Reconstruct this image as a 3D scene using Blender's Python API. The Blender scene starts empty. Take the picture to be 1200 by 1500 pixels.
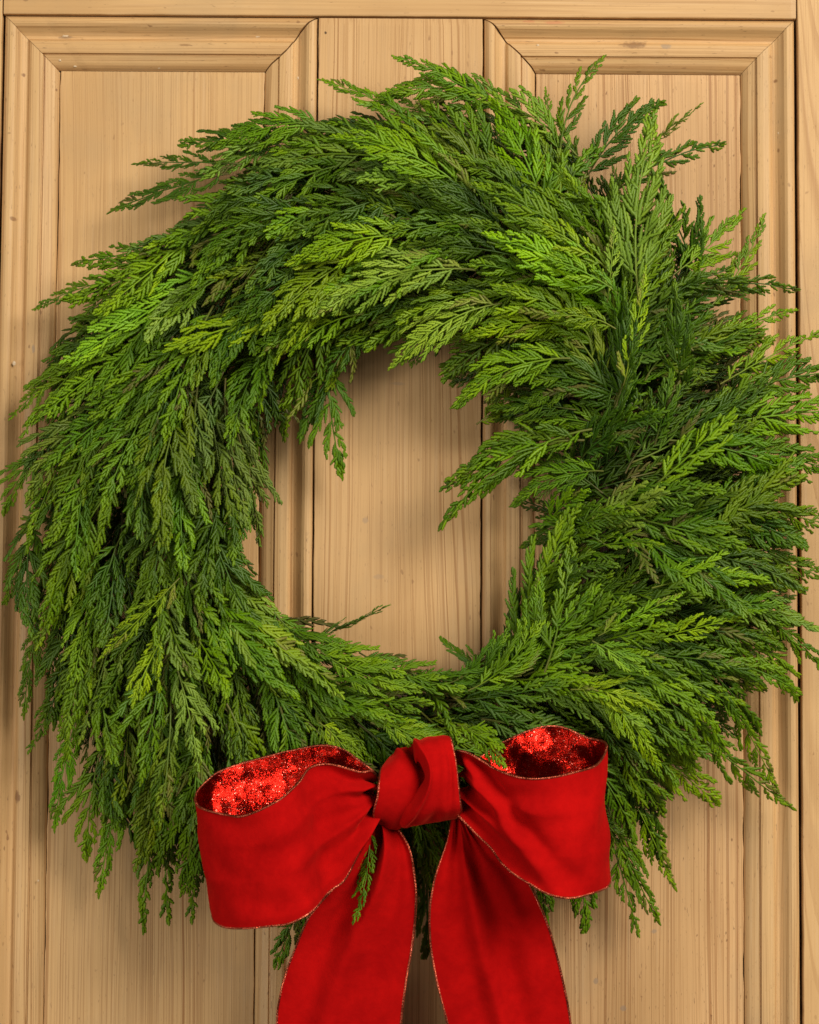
import bpy, math, random
import numpy as np
from mathutils import Matrix, Vector

random.seed(7)
rng = np.random.default_rng(11)
SC = bpy.context.scene
COL = SC.collection

# ------------------------------------------------------------------ camera
# The photograph is 1200 x 1500; about 0.6 mm of door per photograph pixel.
PXW, PXH = 1200, 1500
FPX = 3167.0                     # focal length in photograph pixels
DIST = 1.90                      # camera to door
PITCH = math.radians(4.0)        # looking slightly up
ROLL = math.radians(0.36)
fwd = Vector((0, math.cos(PITCH), math.sin(PITCH)))
up0 = Vector((0, -math.sin(PITCH), math.cos(PITCH)))
rt0 = Vector((1, 0, 0))
CR = rt0 * math.cos(ROLL) + up0 * math.sin(ROLL)
CU = up0 * math.cos(ROLL) - rt0 * math.sin(ROLL)
CAMPOS = Vector((0, -DIST, 1.45 - DIST * math.tan(PITCH)))
cam = bpy.data.cameras.new("camera")
camo = bpy.data.objects.new("camera", cam)
COL.objects.link(camo)
m = Matrix((CR, CU, -fwd)).transposed().to_4x4()
m.translation = CAMPOS
camo.matrix_world = m
cam.sensor_fit = 'AUTO'
cam.sensor_width = 36.0
cam.lens = 36.0 * FPX / PXH
cam.clip_start = 0.05
cam.clip_end = 50
cam.dof.use_dof = True
cam.dof.focus_distance = 1.835
cam.dof.aperture_fstop = 9.0
SC.camera = camo

# ------------------------------------------------------------------ light
w = bpy.data.worlds.new("World")
SC.world = w
w.use_nodes = True
bg = w.node_tree.nodes["Background"]
bg.inputs[0].default_value = (1.0, 0.96, 0.90, 1)
bg.inputs[1].default_value = 0.085


def area(name, loc, aim, size, power, col):
    l = bpy.data.lights.new(name, 'AREA')
    l.shape = 'RECTANGLE'
    l.size, l.size_y = size
    l.energy = power
    l.color = col
    o = bpy.data.objects.new(name, l)
    COL.objects.link(o)
    o.location = loc
    o.rotation_euler = (Vector(aim) - Vector(loc)).to_track_quat('-Z', 'Y').to_euler()
    return o


area("key_softbox", (2.0, -2.8, 3.0), (0.0, 0, 1.36), (1.9, 1.9), 172, (1.0, 0.955, 0.89))
area("fill_softbox", (-2.2, -2.8, 1.15), (0, 0, 1.25), (2.0, 2.0), 55, (1.0, 0.965, 0.91))

SC.view_settings.view_transform = 'Standard'
SC.view_settings.look = 'None'
SC.view_settings.exposure = 0.0
SC.view_settings.gamma = 1.0
SC.view_settings.use_curve_mapping = False
SC.cycles.use_denoising = True
SC.cycles.max_bounces = 6


# ------------------------------------------------------------------ helpers
def P(px, py, d=0.0):
    """World point that stands d millimetres in front of the door face."""
    r = fwd * FPX + CR * (px - PXW / 2) + CU * (PXH / 2 - py)
    t = (-d * 0.001 - CAMPOS.y) / r.y
    return CAMPOS + r * t


def mesh_np(name, V, F, mat=None, smooth=True, attrs=None):
    """V (n,3), F list of arrays (k,3)/(k,4)."""
    me = bpy.data.meshes.new(name)
    V = np.asarray(V, dtype=np.float32)
    me.vertices.add(len(V))
    me.vertices.foreach_set("co", V.ravel())
    loops, starts, tot = [], [], 0
    for f in F:
        f = np.asarray(f, dtype=np.int32)
        if not len(f):
            continue
        k = f.shape[1]
        loops.append(f.ravel())
        starts.append(tot + k * np.arange(len(f), dtype=np.int32))
        tot += f.size
    L = np.concatenate(loops)
    S = np.concatenate(starts)
    me.loops.add(len(L))
    me.loops.foreach_set("vertex_index", L)
    me.polygons.add(len(S))
    me.polygons.foreach_set("loop_start", S)
    for nm, arr in (attrs or {}).items():
        a = me.color_attributes.new(nm, 'FLOAT_COLOR', 'POINT')
        a.data.foreach_set("color", np.asarray(arr, dtype=np.float32).ravel())
    me.update(calc_edges=True)
    me.validate()
    me.polygons.foreach_set("use_smooth", np.full(len(me.polygons), smooth))
    if mat:
        me.materials.append(mat)
    return me


def link(name, me, parent=None):
    o = bpy.data.objects.new(name, me)
    COL.objects.link(o)
    if parent:
        o.parent = parent
    return o


def empty(name, label, cat, loc=(0, 0, 0)):
    o = bpy.data.objects.new(name, None)
    COL.objects.link(o)
    o.empty_display_size = 0.05
    o.location = loc
    o["label"] = label
    o["category"] = cat
    return o


def place(o, parent):
    """child whose mesh is in world coordinates"""
    o.parent = parent
    o.matrix_parent_inverse = Matrix.Translation(-Vector(parent.location))


class NT:
    def __init__(self, name):
        self.mat = bpy.data.materials.new(name)
        self.mat.use_nodes = True
        self.t = self.mat.node_tree
        self.b = self.t.nodes["Principled BSDF"]

    def n(self, typ, **kw):
        nd = self.t.nodes.new(typ)
        for k, v in kw.items():
            setattr(nd, k, v)
        return nd

    def put(self, sock, v):
        if isinstance(v, bpy.types.NodeSocket):
            self.t.links.new(v, sock)
        elif v is not None:
            sock.default_value = v

    def math(self, op, a, b=None, c=None, clamp=False):
        nd = self.n("ShaderNodeMath", operation=op, use_clamp=clamp)
        self.put(nd.inputs[0], a)
        self.put(nd.inputs[1], b)
        self.put(nd.inputs[2], c)
        return nd.outputs[0]

    def vec(self, op, a, b=None):
        nd = self.n("ShaderNodeVectorMath", operation=op)
        self.put(nd.inputs[0], a)
        self.put(nd.inputs[1], b)
        return nd.outputs[0]

    def noise(self, v, scale, detail=2.0, rough=0.5, out=0):
        nd = self.n("ShaderNodeTexNoise")
        self.put(nd.inputs["Vector"], v)
        nd.inputs["Scale"].default_value = scale
        nd.inputs["Detail"].default_value = detail
        nd.inputs["Roughness"].default_value = rough
        return nd.outputs[out]

    def step(self, v, a, b, lo=0.0, hi=1.0):
        nd = self.n("ShaderNodeMapRange", interpolation_type='SMOOTHSTEP')
        self.put(nd.inputs[0], v)
        for i, x in enumerate((a, b, lo, hi)):
            self.put(nd.inputs[1 + i], x)
        return nd.outputs[0]

    def mix(self, f, a, b, blend='MIX'):
        nd = self.n("ShaderNodeMix", data_type='RGBA', blend_type=blend)
        self.put(nd.inputs[0], f)
        self.put(nd.inputs[6], a if not isinstance(a, tuple) else (*a, 1))
        self.put(nd.inputs[7], b if not isinstance(b, tuple) else (*b, 1))
        return nd.outputs[2]

    def set(self, **kw):
        for k, v in kw.items():
            self.put(self.b.inputs[k.replace("_", " ")], v)


# ------------------------------------------------------------------ materials
def wood(name, axis='z', pith=(0.3, 0.02), slope=0.0, period=0.0042, contrast=0.5, seed=0.0,
         light=(0.63, 0.380, 0.155), dark=(0.36, 0.170, 0.052), spots=(), speck=0.5):
    T = NT(name)
    tc = T.n("ShaderNodeTexCoord")
    sep = T.n("ShaderNodeSeparateXYZ")
    T.put(sep.inputs[0], tc.outputs["Object"])
    X, Y, Z = sep.outputs
    A, B = (Z, X) if axis == 'z' else (X, Z)
    cmb = T.n("ShaderNodeCombineXYZ")
    T.put(cmb.inputs[0], T.math('ADD', B, seed))
    T.put(cmb.inputs[1], Y)
    T.put(cmb.inputs[2], A)
    base = cmb.outputs[0]

    def stretched(sb, sa):
        return T.vec('MULTIPLY', base, (sb, sb, sa))
    wob = T.math('SUBTRACT', T.noise(stretched(6, 1.3), 1.0, 2.0), 0.5)
    wob2 = T.math('SUBTRACT', T.noise(stretched(40, 5), 1.0, 2.0), 0.5)
    bb = T.math('ADD', T.math('SUBTRACT', B, pith[0]), T.math('MULTIPLY', wob, 0.034))
    bb = T.math('ADD', bb, T.math('MULTIPLY', wob2, 0.0042))
    cc = T.math('ADD', T.math('SUBTRACT', Y, pith[1]), T.math('MULTIPLY', A, slope))
    cc = T.math('ADD', cc, T.math('MULTIPLY', wob, 0.012))
    r = T.math('SQRT', T.math('ADD', T.math('MULTIPLY', bb, bb), T.math('MULTIPLY', cc, cc)))
    nd = T.n("ShaderNodeTexNoise", noise_dimensions='1D')
    T.put(nd.inputs["W"], T.math('MULTIPLY', r, 60.0))
    r2 = T.math('ADD', T.math('DIVIDE', r, period), T.math('MULTIPLY', nd.outputs[0], 2.2))
    fr = T.math('FRACT', r2)
    late = T.math('MULTIPLY', T.step(fr, 0.42, 0.90), T.step(fr, 1.0, 0.95))
    # every ring has its own strength
    wn = T.n("ShaderNodeTexWhiteNoise", noise_dimensions='1D')
    T.put(wn.inputs["W"], T.math('FLOOR', r2))
    strength = T.math('MULTIPLY_ADD', wn.outputs[0], 0.95, 0.12)
    strength = T.math('MULTIPLY', strength, T.step(T.noise(stretched(14, 2.5), 1.0, 2), 0.25, 0.7, 0.45, 1.15))
    ring = T.math('MULTIPLY', T.math('MULTIPLY', late, strength), contrast * 2.2)
    col = T.mix(ring, light, dark)
    fib = T.noise(stretched(1300, 28), 1.0, 3.0, 0.6)
    col = T.mix(T.math('MULTIPLY', T.step(fib, 0.35, 0.75), 0.20), col, (0.45, 0.25, 0.10))
    fib2 = T.noise(stretched(420, 9), 1.0, 2.0, 0.5)
    col = T.mix(T.math('MULTIPLY', T.step(fib2, 0.5, 0.8), 0.30), col, (0.70, 0.47, 0.25))
    fib3 = T.noise(T.vec('ADD', stretched(700, 6), (0.0, 0.0, 31.0)), 1.0, 2.0, 0.6)
    col = T.mix(T.math('MULTIPLY', T.step(fib3, 0.52, 0.68), 0.48), col, (0.36, 0.175, 0.06))
    big = T.noise(stretched(9, 4), 1.0, 3.0)
    col = T.mix(T.math('MULTIPLY', T.step(big, 0.42, 0.68), 0.50), col, (0.47, 0.26, 0.095))
    big2 = T.noise(T.vec('ADD', stretched(7, 7), (3.3, 1.1, 7.7)), 1.0, 4.0, 0.6)
    col = T.mix(T.math('MULTIPLY', T.step(big2, 0.50, 0.72), 0.36), col, (0.41, 0.27, 0.13))
    # fine dark pores, short scratches and wax-filled dents
    pore = T.noise(stretched(900, 140), 1.0, 2.0, 0.6)
    col = T.mix(T.math('MULTIPLY', T.step(pore, 0.66, 0.74), speck), col, (0.16, 0.07, 0.025))
    blot = T.noise(T.vec('ADD', stretched(230, 120), (9.1, 2.2, 4.0)), 1.0, 1.0)
    gate = T.step(T.noise(stretched(20, 12), 1.0, 1.0), 0.44, 0.58)
    col = T.mix(T.math('MULTIPLY', T.math('MULTIPLY', T.step(blot, 0.70, 0.77), gate), 0.75 * speck + .2), col, (0.20, 0.085, 0.03))
    for (p, rb, ra, c, k) in spots:
        dx = T.math('DIVIDE', T.math('SUBTRACT', X, p.x), rb)
        dz = T.math('DIVIDE', T.math('SUBTRACT', Z, p.z), ra)
        q = T.math('ADD', T.math('MULTIPLY', dx, dx), T.math('MULTIPLY', dz, dz))
        q = T.math('ADD', q, T.math('MULTIPLY', T.math('SUBTRACT', T.noise(stretched(300, 300), 1.0, 3.0, 0.7), 0.5), 2.4))
        col = T.mix(T.math('MULTIPLY', T.step(q, 1.25, 0.25), k), col, c)
    T.set(Base_Color=col, Roughness=T.math('MULTIPLY_ADD', fib, 0.25, 0.42), Specular_IOR_Level=0.32)
    h = T.math('ADD', T.math('MULTIPLY', ring, 0.6), T.math('MULTIPLY', fib, 0.5))
    h = T.math('SUBTRACT', h, T.math('MULTIPLY', T.step(pore, 0.70, 0.78), 0.8))
    bp = T.n("ShaderNodeBump")
    bp.inputs["Strength"].default_value = 0.35
    bp.inputs["Distance"].default_value = 0.0005
    T.put(bp.inputs["Height"], h)
    T.set(Normal=bp.outputs[0])
    return T.mat


def foliage(name, filler=False):
    T = NT(name)
    a = T.n("ShaderNodeAttribute", attribute_name="leaf")
    s = T.n("ShaderNodeSeparateColor")
    T.put(s.inputs[0], a.outputs["Color"])
    tip, under, rnd = s.outputs
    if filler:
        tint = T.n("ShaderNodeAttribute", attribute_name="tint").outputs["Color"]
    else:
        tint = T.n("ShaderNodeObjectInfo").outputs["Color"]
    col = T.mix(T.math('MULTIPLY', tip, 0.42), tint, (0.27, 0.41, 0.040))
    hs = T.n("ShaderNodeHueSaturation")
    T.put(hs.inputs["Color"], col)
    hs.inputs["Saturation"].default_value = 1.14
    T.put(hs.inputs["Value"], T.math('MULTIPLY_ADD', rnd, 0.5, 0.75))
    T.put(hs.inputs["Hue"], T.math('MULTIPLY_ADD', rnd, -0.02, 0.51))
    col = hs.outputs[0]
    col = T.mix(T.math('MULTIPLY', under, 0.30), col, (0.24, 0.36, 0.09))
    tc = T.n("ShaderNodeTexCoord")
    nz = T.noise(tc.outputs["Object"], 320.0, 3.0, 0.6)
    col = T.mix(T.math('MULTIPLY', T.step(nz, 0.45, 0.75), 0.30), col, (0.16, 0.22, 0.05))
    brown = a.outputs["Alpha"]
    col = T.mix(brown, col, (0.15, 0.085, 0.035))
    T.set(Base_Color=col, Roughness=T.math('MULTIPLY_ADD', nz, 0.3, 0.30), Specular_IOR_Level=0.30)
    tr = T.n("ShaderNodeBsdfTranslucent")
    T.put(tr.inputs[0], T.mix(0.5, col, (0.25, 0.45, 0.02)))
    mx = T.n("ShaderNodeMixShader")
    mx.inputs[0].default_value = 0.16
    T.put(mx.inputs[1], T.b.outputs[0])
    T.put(mx.inputs[2], tr.outputs[0])
    T.put(T.t.nodes["Material Output"].inputs[0], mx.outputs[0])
    return T.mat


def velvet():
    T = NT("red_velvet")
    tc = T.n("ShaderNodeTexCoord")
    v = tc.outputs["Object"]
    n1 = T.noise(T.vec('ADD', v, T.vec('MULTIPLY', T.noise(v, 14.0, 2.0, 0.5, 1), (0.05, 0.05, 0.05))), 24.0, 5.0, 0.62)
    n2 = T.noise(v, 900.0, 2.0, 0.6)
    n3 = T.noise(v, 110.0, 3.0, 0.6)
    nap = T.math('ADD', T.math('MULTIPLY', n1, 0.7), T.math('MULTIPLY', n3, 0.3))
    col = T.mix(T.step(nap, 0.3, 0.7), (0.33, 0.0015, 0.0015), (0.48, 0.0032, 0.0025))
    col = T.mix(T.math('MULTIPLY', T.step(n2, 0.4, 0.7), 0.18), col, (0.33, 0.002, 0.002))
    T.set(Base_Color=col, Roughness=0.95, Specular_IOR_Level=0.06, Sheen_Weight=0.40, Sheen_Roughness=0.35,
          Sheen_Tint=(1.0, 0.06, 0.03, 1))
    bp = T.n("ShaderNodeBump")
    bp.inputs["Strength"].default_value = 0.5
    bp.inputs["Distance"].default_value = 0.0021
    T.put(bp.inputs["Height"], T.math('ADD', n1, T.math('ADD', T.math('MULTIPLY', n3, 0.34), T.math('MULTIPLY', n2, 0.07))))
    T.set(Normal=bp.outputs[0])
    return T.mat


def glitter(name, base, scale, spread, rough, metal=1.0):
    T = NT(name)
    tc = T.n("ShaderNodeTexCoord")
    vo = T.n("ShaderNodeTexVoronoi")
    T.put(vo.inputs["Vector"], tc.outputs["Object"])
    vo.inputs["Scale"].default_value = scale
    c = T.vec('SUBTRACT', vo.outputs["Color"], (0.5, 0.5, 0.5))
    sc = T.n("ShaderNodeVectorMath", operation='SCALE')
    T.put(sc.inputs[0], c)
    sc.inputs["Scale"].default_value = spread
    g = T.n("ShaderNodeNewGeometry")
    big = T.n("ShaderNodeVectorMath", operation='SCALE')
    T.put(big.inputs[0], T.vec('SUBTRACT', T.noise(tc.outputs["Object"], 55.0, 2.0, 0.5, 1), (0.5, 0.5, 0.5)))
    big.inputs["Scale"].default_value = 2.3
    nrm = T.vec('NORMALIZE', T.vec('ADD', T.vec('ADD', g.outputs["Normal"], sc.outputs[0]), big.outputs[0]))
    sp = T.n("ShaderNodeSeparateColor")
    T.put(sp.inputs[0], vo.outputs["Color"])
    col = T.mix(T.step(sp.outputs[0], 0.2, 1.0), tuple(x * 0.55 for x in base), base)
    col = T.mix(T.step(sp.outputs[1], 0.955, 0.975), col, (min(1, base[0] * 1.8), base[0] * .42, base[0] * .28))  # a few random cells carry a glint painted into the base colour
    T.set(Base_Color=col, Metallic=metal, Roughness=rough, Normal=nrm)
    return T.mat


def plain(name, c, rough=0.8, metal=0.0, nscale=400):
    T = NT(name)
    tc = T.n("ShaderNodeTexCoord")
    nz = T.noise(tc.outputs["Object"], nscale, 3.0, 0.6)
    T.set(Base_Color=T.mix(nz, tuple(x * 0.7 for x in c), tuple(min(1, x * 1.25) for x in c)), Roughness=rough, Metallic=metal)
    return T.mat


# ------------------------------------------------------------------ the door
DOOR = empty("panelled_door", "stripped pine door with two moulded recessed panels behind the wreath", "door",
             (0, 0.02, P(600, 1800).z))
KNOT = (0.22, 0.10, 0.035)
GREY = (0.30, 0.22, 0.15)
XA = P(6.2, 60).x
XB = P(88, 107, -12).x
XC = P(388, 107, -12).x
XD = P(465, 60).x
XE = P(709, 60).x
XF = P(784, 108, -12).x
XG = P(1085, 112, -12).x
XH = P(1164.5, 60).x
Z0 = P(600, 25.5).z
Z1 = P(600, 106, -12).z
ZTOP = P(600, -230).z
ZBOT = P(600, 1800).z
XL = XA - 0.24
XR = XH + 0.24
G = 0.0007            # open joint between boards
TH = 0.036

W_RAIL = wood("pine_rail", 'x', (Z0 + 0.30, 0.05), 0.01, 0.0075, 0.40, 1.3, speck=0.4)
W_STILE = wood("pine_centre_stile", 'z', ((XD + XE) / 2 + 0.085, 0.045), 0.007, 0.0088, 0.46, 2.1,
               light=(0.62, 0.372, 0.155), speck=0.3,
               spots=[(P(583, 562), .007, .0016, GREY, .30), (P(535, 762), .003, .003, GREY, .40),
                      (P(555, 845), .005, .0025, GREY, .30), (P(477, 48), .0012, .0012, (.06, .03, .01), .9)])
W_STILE2 = wood("pine_side_stile", 'z', (XH + 0.02, 0.10), 0.03, 0.010, 0.35, 4.4, speck=0.35)
W_PANL = wood("pine_panel_wide_grain", 'z', (XB + 0.42, 0.01), 0.004, 0.0039, 0.50, 0.7, speck=0.25)
W_PANR = wood("pine_panel_fine_grain", 'z', (XF - 0.30, 0.01), 0.003, 0.0036, 0.62, 5.2, light=(0.64, 0.376, 0.160),
              dark=(0.35, 0.160, 0.052), speck=0.7,
              spots=[(P(960, 1367), .003, .0022, GREY, .6), (P(875, 1440), .0025, .003, GREY, .6), (P(915, 1480), .003, .003, GREY, .6)])
W_MV = wood("pine_moulding_upright", 'z', (XA - 0.35, 0.02), 0.006, 0.0052, 0.34, 6.1, speck=0.6,
            light=(0.625, 0.384, 0.160),
            spots=[(P(19, 320), .0032, .0020, KNOT, .7), (P(24, 1168), .0026, .0062, KNOT, .85), (P(33, 107), .0016, .0018, KNOT, .8),
                   (P(80, 127), .001, .0015, KNOT, .8), (P(14, 195), .0015, .001, KNOT, .6), (P(1138, 116), .0018, .0018, KNOT, .8),
                   (P(1142, 218), .0012, .0022, KNOT, .7), (P(48, 510), .0015, .004, GREY, .6)])
W_MH = wood("pine_moulding_level", 'x', (Z0 + 0.33, 0.02), 0.004, 0.0050, 0.34, 3.7, speck=0.6,
            light=(0.61, 0.368, 0.150),
            spots=[(P(930, 63), .0125, .0042, (.25, .13, .055), .8), (P(977, 66), .005, .003, GREY, .6),
                   (P(812, 33), .010, .0016, (.55, .22, .10), .7), (P(775, 31), .006, .0016, (.55, .22, .10), .6),
                   (P(95, 51), .007, .0015, (.27, .16, .08), .7), (P(270, 64), .006, .0012, KNOT, .6)])
M_DARK = plain("joint_dirt", (0.045, 0.022, 0.010), 0.95)
M_PUTTY = plain("nail_putty", (0.66, 0.49, 0.30), 0.8, nscale=900)


def bev_box(name, x0, x1, z0, z1, y0, y1, mat, b=0.0009, jag=0.0, seed=0, n=150):
    """upright or level board; its front arrises are softened and its long edges may be worn uneven"""
    r = np.random.default_rng(seed)
    flat = (x1 - x0) > (z1 - z0)
    a0, a1, c0, c1 = (x0, x1, z0, z1) if flat else (z0, z1, x0, x1)

    def wear():
        k = r.normal(0, 1, n + 9)
        k = np.convolve(k, np.ones(3) / 3, 'same')[4:4 + n + 1] + 1.2 * np.convolve(r.normal(0, 1, n + 40), np.ones(24) / 24, 'same')[20:20 + n + 1]
        return np.clip(k, -1.2, 1.2) * jag
    w0, w1 = wear(), wear()
    V, F = [], []
    for i in range(n + 1):
        a = a0 + (a1 - a0) * i / n
        e = b if i in (0, n) else 0
        row = [(c0 + w0[i], y1), (c0 + w0[i], y0 + b + e * .6), (c0 + w0[i] + b * .35, y0 + b * .3 + e * .6), (c0 + w0[i] + b, y0 + e * .6),
               (c1 - w1[i] - b, y0 + e * .6), (c1 - w1[i] - b * .35, y0 + b * .3 + e * .6), (c1 - w1[i], y0 + b + e * .6), (c1 - w1[i], y1)]
        V += [((a, y, c) if flat else (c, y, a)) for c, y in row]
    for i in range(n):
        for j in range(7):
            F.append((i * 8 + j, i * 8 + j + 1, i * 8 + 9 + j, i * 8 + 8 + j))
    ends = [tuple(range(8)), tuple(n * 8 + j for j in range(7, -1, -1))]
    me = mesh_np(name, V, [F, ends], mat, smooth=False)
    o = link(name, me)
    place(o, DOOR)
    return o


xs5, xs1166 = P(4.5, 20).x, P(1167, 20).x
bev_box("rail", xs5 + G, xs1166 - G, Z0 + G, ZTOP, -0.0012, TH, W_RAIL, jag=0.00015, seed=1)
bev_box("stile", XD + G * 1.8, XE - G * 1.8, ZBOT, Z0 - G * 1.5, -0.0002, TH, W_STILE, jag=0.00035, seed=2)
bev_box("stile", XL, xs5 - G, ZBOT, ZTOP, -0.0009, TH, W_STILE2, jag=0.0003, seed=3)
bev_box("stile", xs1166 + G, XR, ZBOT, ZTOP, -0.0014, TH, W_STILE2, jag=0.0003, seed=4)
GP = 0.0007
bev_box("panel", XB + GP, XC - GP, ZBOT, Z1 - GP * 1.2, 0.0118, 0.022, W_PANL, b=0.0007, jag=0.0005, seed=5)
bev_box("panel", XF + GP, XG - GP, ZBOT, Z1 - GP * 1.2, 0.0118, 0.022, W_PANR, b=0.0007, jag=0.0005, seed=6)
bb = bev_box("backing_board", XL, XR, ZBOT, ZTOP, TH + 0.002, TH + 0.01, M_DARK)

# bolection-like moulding profile: (distance from the outer edge 0..77, height in mm)
PROF = [(0.0, -9.0), (0.6, -3.2), (2.0, -2.0), (4.5, -0.5), (8.0, 0.5), (12.0, 0.5), (16.0, -1.0), (20.0, -3.8), (24.0, -6.3),
        (28.0, -8.0), (32.0, -8.3), (34.0, -7.2), (35.5, -5.2), (38.0, -4.2), (46.0, -3.6), (52.0, -3.9), (54.4, -4.2),
        (54.9, -6.6), (56.3, -7.0), (57.3, -5.8), (62.0, -7.0), (67.0, -8.1), (71.0, -9.6), (74.0, -11.3), (75.6, -12.6), (77.0, -14.0)]


def moulding(axis, outer, inward, width, start, end, e0, e1, mat, seed):
    """A straight length of moulding; its ends are cut along e0(t), e1(t) (distance from the corner)."""
    r = np.random.default_rng(seed)
    n = 26
    V, F = [], []
    k = len(PROF)
    sgn = 1 if end > start else -1
    wav = r.normal(0, 0.00012, n + 1)
    wav[0] = wav[-1] = 0
    for i in range(n + 1):
        f = i / n
        for (t, h) in PROF:
            a0 = start + sgn * e0(t) * width / 77
            a1 = end - sgn * e1(t) * width / 77
            a = a0 + (a1 - a0) * f
            c = outer + inward * (t * width / 77)
            hh = h * 0.001 + (wav[i] if t > 3 else 0)
            V.append((a, -hh, c) if axis == 'x' else (c, -hh, a))
    for i in range(n):
        for j in range(k - 1):
            F.append((i * k + j, i * k + j + 1, (i + 1) * k + j + 1, (i + 1) * k + j))
    caps = []
    m0 = len(V)
    for i in (0, n):        # end cuts go straight back
        ids = []
        for j in range(k):
            x, y, z = V[i * k + j]
            V.append((x, 0.020, z))
            ids.append(len(V) - 1)
        for j in range(k - 1):
            caps.append((i * k + j, i * k + j + 1, ids[j + 1], ids[j]))
    me = mesh_np("moulding", V, [F + caps], mat, smooth=False)
    o = link("moulding", me)
    place(o, DOOR)
    return o


def curve(pts):
    xs, ys = zip(*pts)
    return lambda t: float(np.interp(t, xs, ys))


sq = lambda t: t + 0.38
zero = lambda t: 0.0
cl = [(0, 0), (8, 12), (20, 25), (33, 34), (45, 42), (56, 54), (66, 67), (77, 77)]
cr = [(0, 0), (7, 11), (14, 19), (24, 27), (35, 35), (46, 47), (57, 59), (68, 70), (77, 77)]
gap = 1.5
topL = curve([(a, b + gap) for a, b in cl])
sideL = curve([(b, a + gap) for a, b in cl])
topR = curve([(a, b + gap) for a, b in cr])
sideR = curve([(b, a + gap) for a, b in cr])
WT = Z0 - Z1
ML = moulding('z', XA, +1, XB - XA, Z0, ZBOT, sq, zero, W_MV, 1)
MT = moulding('x', Z0, -1, WT, XA, XD, sq, topL, W_MH, 2)
MR = moulding('z', XD, -1, XD - XC, Z0, ZBOT, sideL, zero, W_MV, 3)
NL = moulding('z', XE, +1, XF - XE, Z0, ZBOT, sideR, zero, W_MV, 4)
NTp = moulding('x', Z0, -1, WT, XE, XH, topR, sq, W_MH, 5)
NR = moulding('z', XH, -1, XH - XG, Z0, ZBOT, sq, zero, W_MV, 6)


def nail(px, py, d, rx, rz, parent, seed):
    r = np.random.default_rng(seed)
    t = {MT: py - 25.5, NTp: py - 25.5, ML: px - 7.5, MR: 465 - px, NL: px - 709, NR: 1164.5 - px}[parent]
    c = P(px, py, float(np.interp(t, *zip(*PROF))))
    n = 12
    V = [(c.x, c.y - 0.00018, c.z)]
    for ring, (s, dy) in enumerate(((0.75, -0.00016), (1.0, 0.0005))):
        for i in range(n):
            a = 2 * math.pi * i / n
            q = s * (1 + (r.uniform(-.25, .25)))
            V.append((c.x + math.cos(a) * rx * q, c.y + dy, c.z + math.sin(a) * rz * q))
    F3 = [(0, 1 + i, 1 + (i + 1) % n) for i in range(n)]
    F4 = [(1 + i, 1 + n + i, 1 + n + (i + 1) % n, 1 + (i + 1) % n) for i in range(n)]
    o = link("nail_hole", mesh_np("nail_hole", V, [F3, F4], M_PUTTY))
    o.parent = parent
    return o


for i, (px, py, d, a, b, par) in enumerate([
        (96, 52, -3.4, .0034, .0014, MT), (378, 52, -3.4, .0030, .0017, MT), (88, 88, -6.9, .0013, .0010, MT), (110, 97, -9.0, .0016, .0008, MT),
        (233, 99, -9.5, .0016, .0009, MT), (368, 98, -9.0, .0022, .0009, MT),
        (797, 52, -3.4, .0026, .0017, NTp), (1079, 54, -3.8, .0032, .0017, NTp), (804, 100, -9.6, .0018, .0009, NTp),
        (935, 101, -9.6, .0016, .0009, NTp), (1067, 101, -9.6, .0018, .0009, NTp), (788, 66, -4.2, .0014, .0010, NTp),
        (21, 532, -3.2, .0016, .0022, ML), (56, 1290, -8.0, .0008, .0010, ML), (1091, 133, -9.3, .0009, .0012, NR),
        (1141, 195, -4.6, .001, .0012, NR), (437, 114, -3.9, .0012, .0016, MR)]):
    nail(px, py, d, a, b, par, 50 + i)

# ------------------------------------------------------------------ cedar fronds
MM = 0.0006                       # metres per photograph pixel on the door


def scale_template(ns, per=2):
    """A scale-leaved twiglet lying on +y, length 1, half width 1, lens section with overlapping scales."""
    t, wd, th = [], [], []
    for s in range(ns):
        for k in range(per):
            f = (s + (0.15 if k == 0 else 0.80)) / ns
            env = min(1.0, 0.70 + 1.6 * f) * (1.0 - 0.55 * max(0, (f - 0.40) / 0.60) ** 1.8)
            t.append(f)
            wd.append(env * (0.64 if k == 0 else 1.0))
            th.append(env * (0.24 if k == 0 else 0.42))
    if per == 1:
        wd = [x * 1.1 for x in wd]
    t = np.array([0.0] + t)
    wd = np.array([0.5] + wd)
    th = np.array([0.3] + th)
    n = len(t)
    V = np.zeros((n, 4, 3))
    V[:, :, 1] = t[:, None]
    V[:, 0, 0] = -wd
    V[:, 1, 2] = th
    V[:, 2, 0] = wd
    V[:, 3, 2] = -th * 0.8
    V = np.vstack([V.reshape(-1, 3), [[0, 1.03, 0]]])
    Q, Tr = [], []
    for i in range(n - 1):
        for j in range(4):
            k = (j + 1) % 4
            Q.append((i * 4 + j, i * 4 + k, (i + 1) * 4 + k, (i + 1) * 4 + j))
    for j in range(4):
        Tr.append(((n - 1) * 4 + j, (n - 1) * 4 + (j + 1) % 4, n * 4))
    return V, np.array(Q), np.array(Tr)


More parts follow.
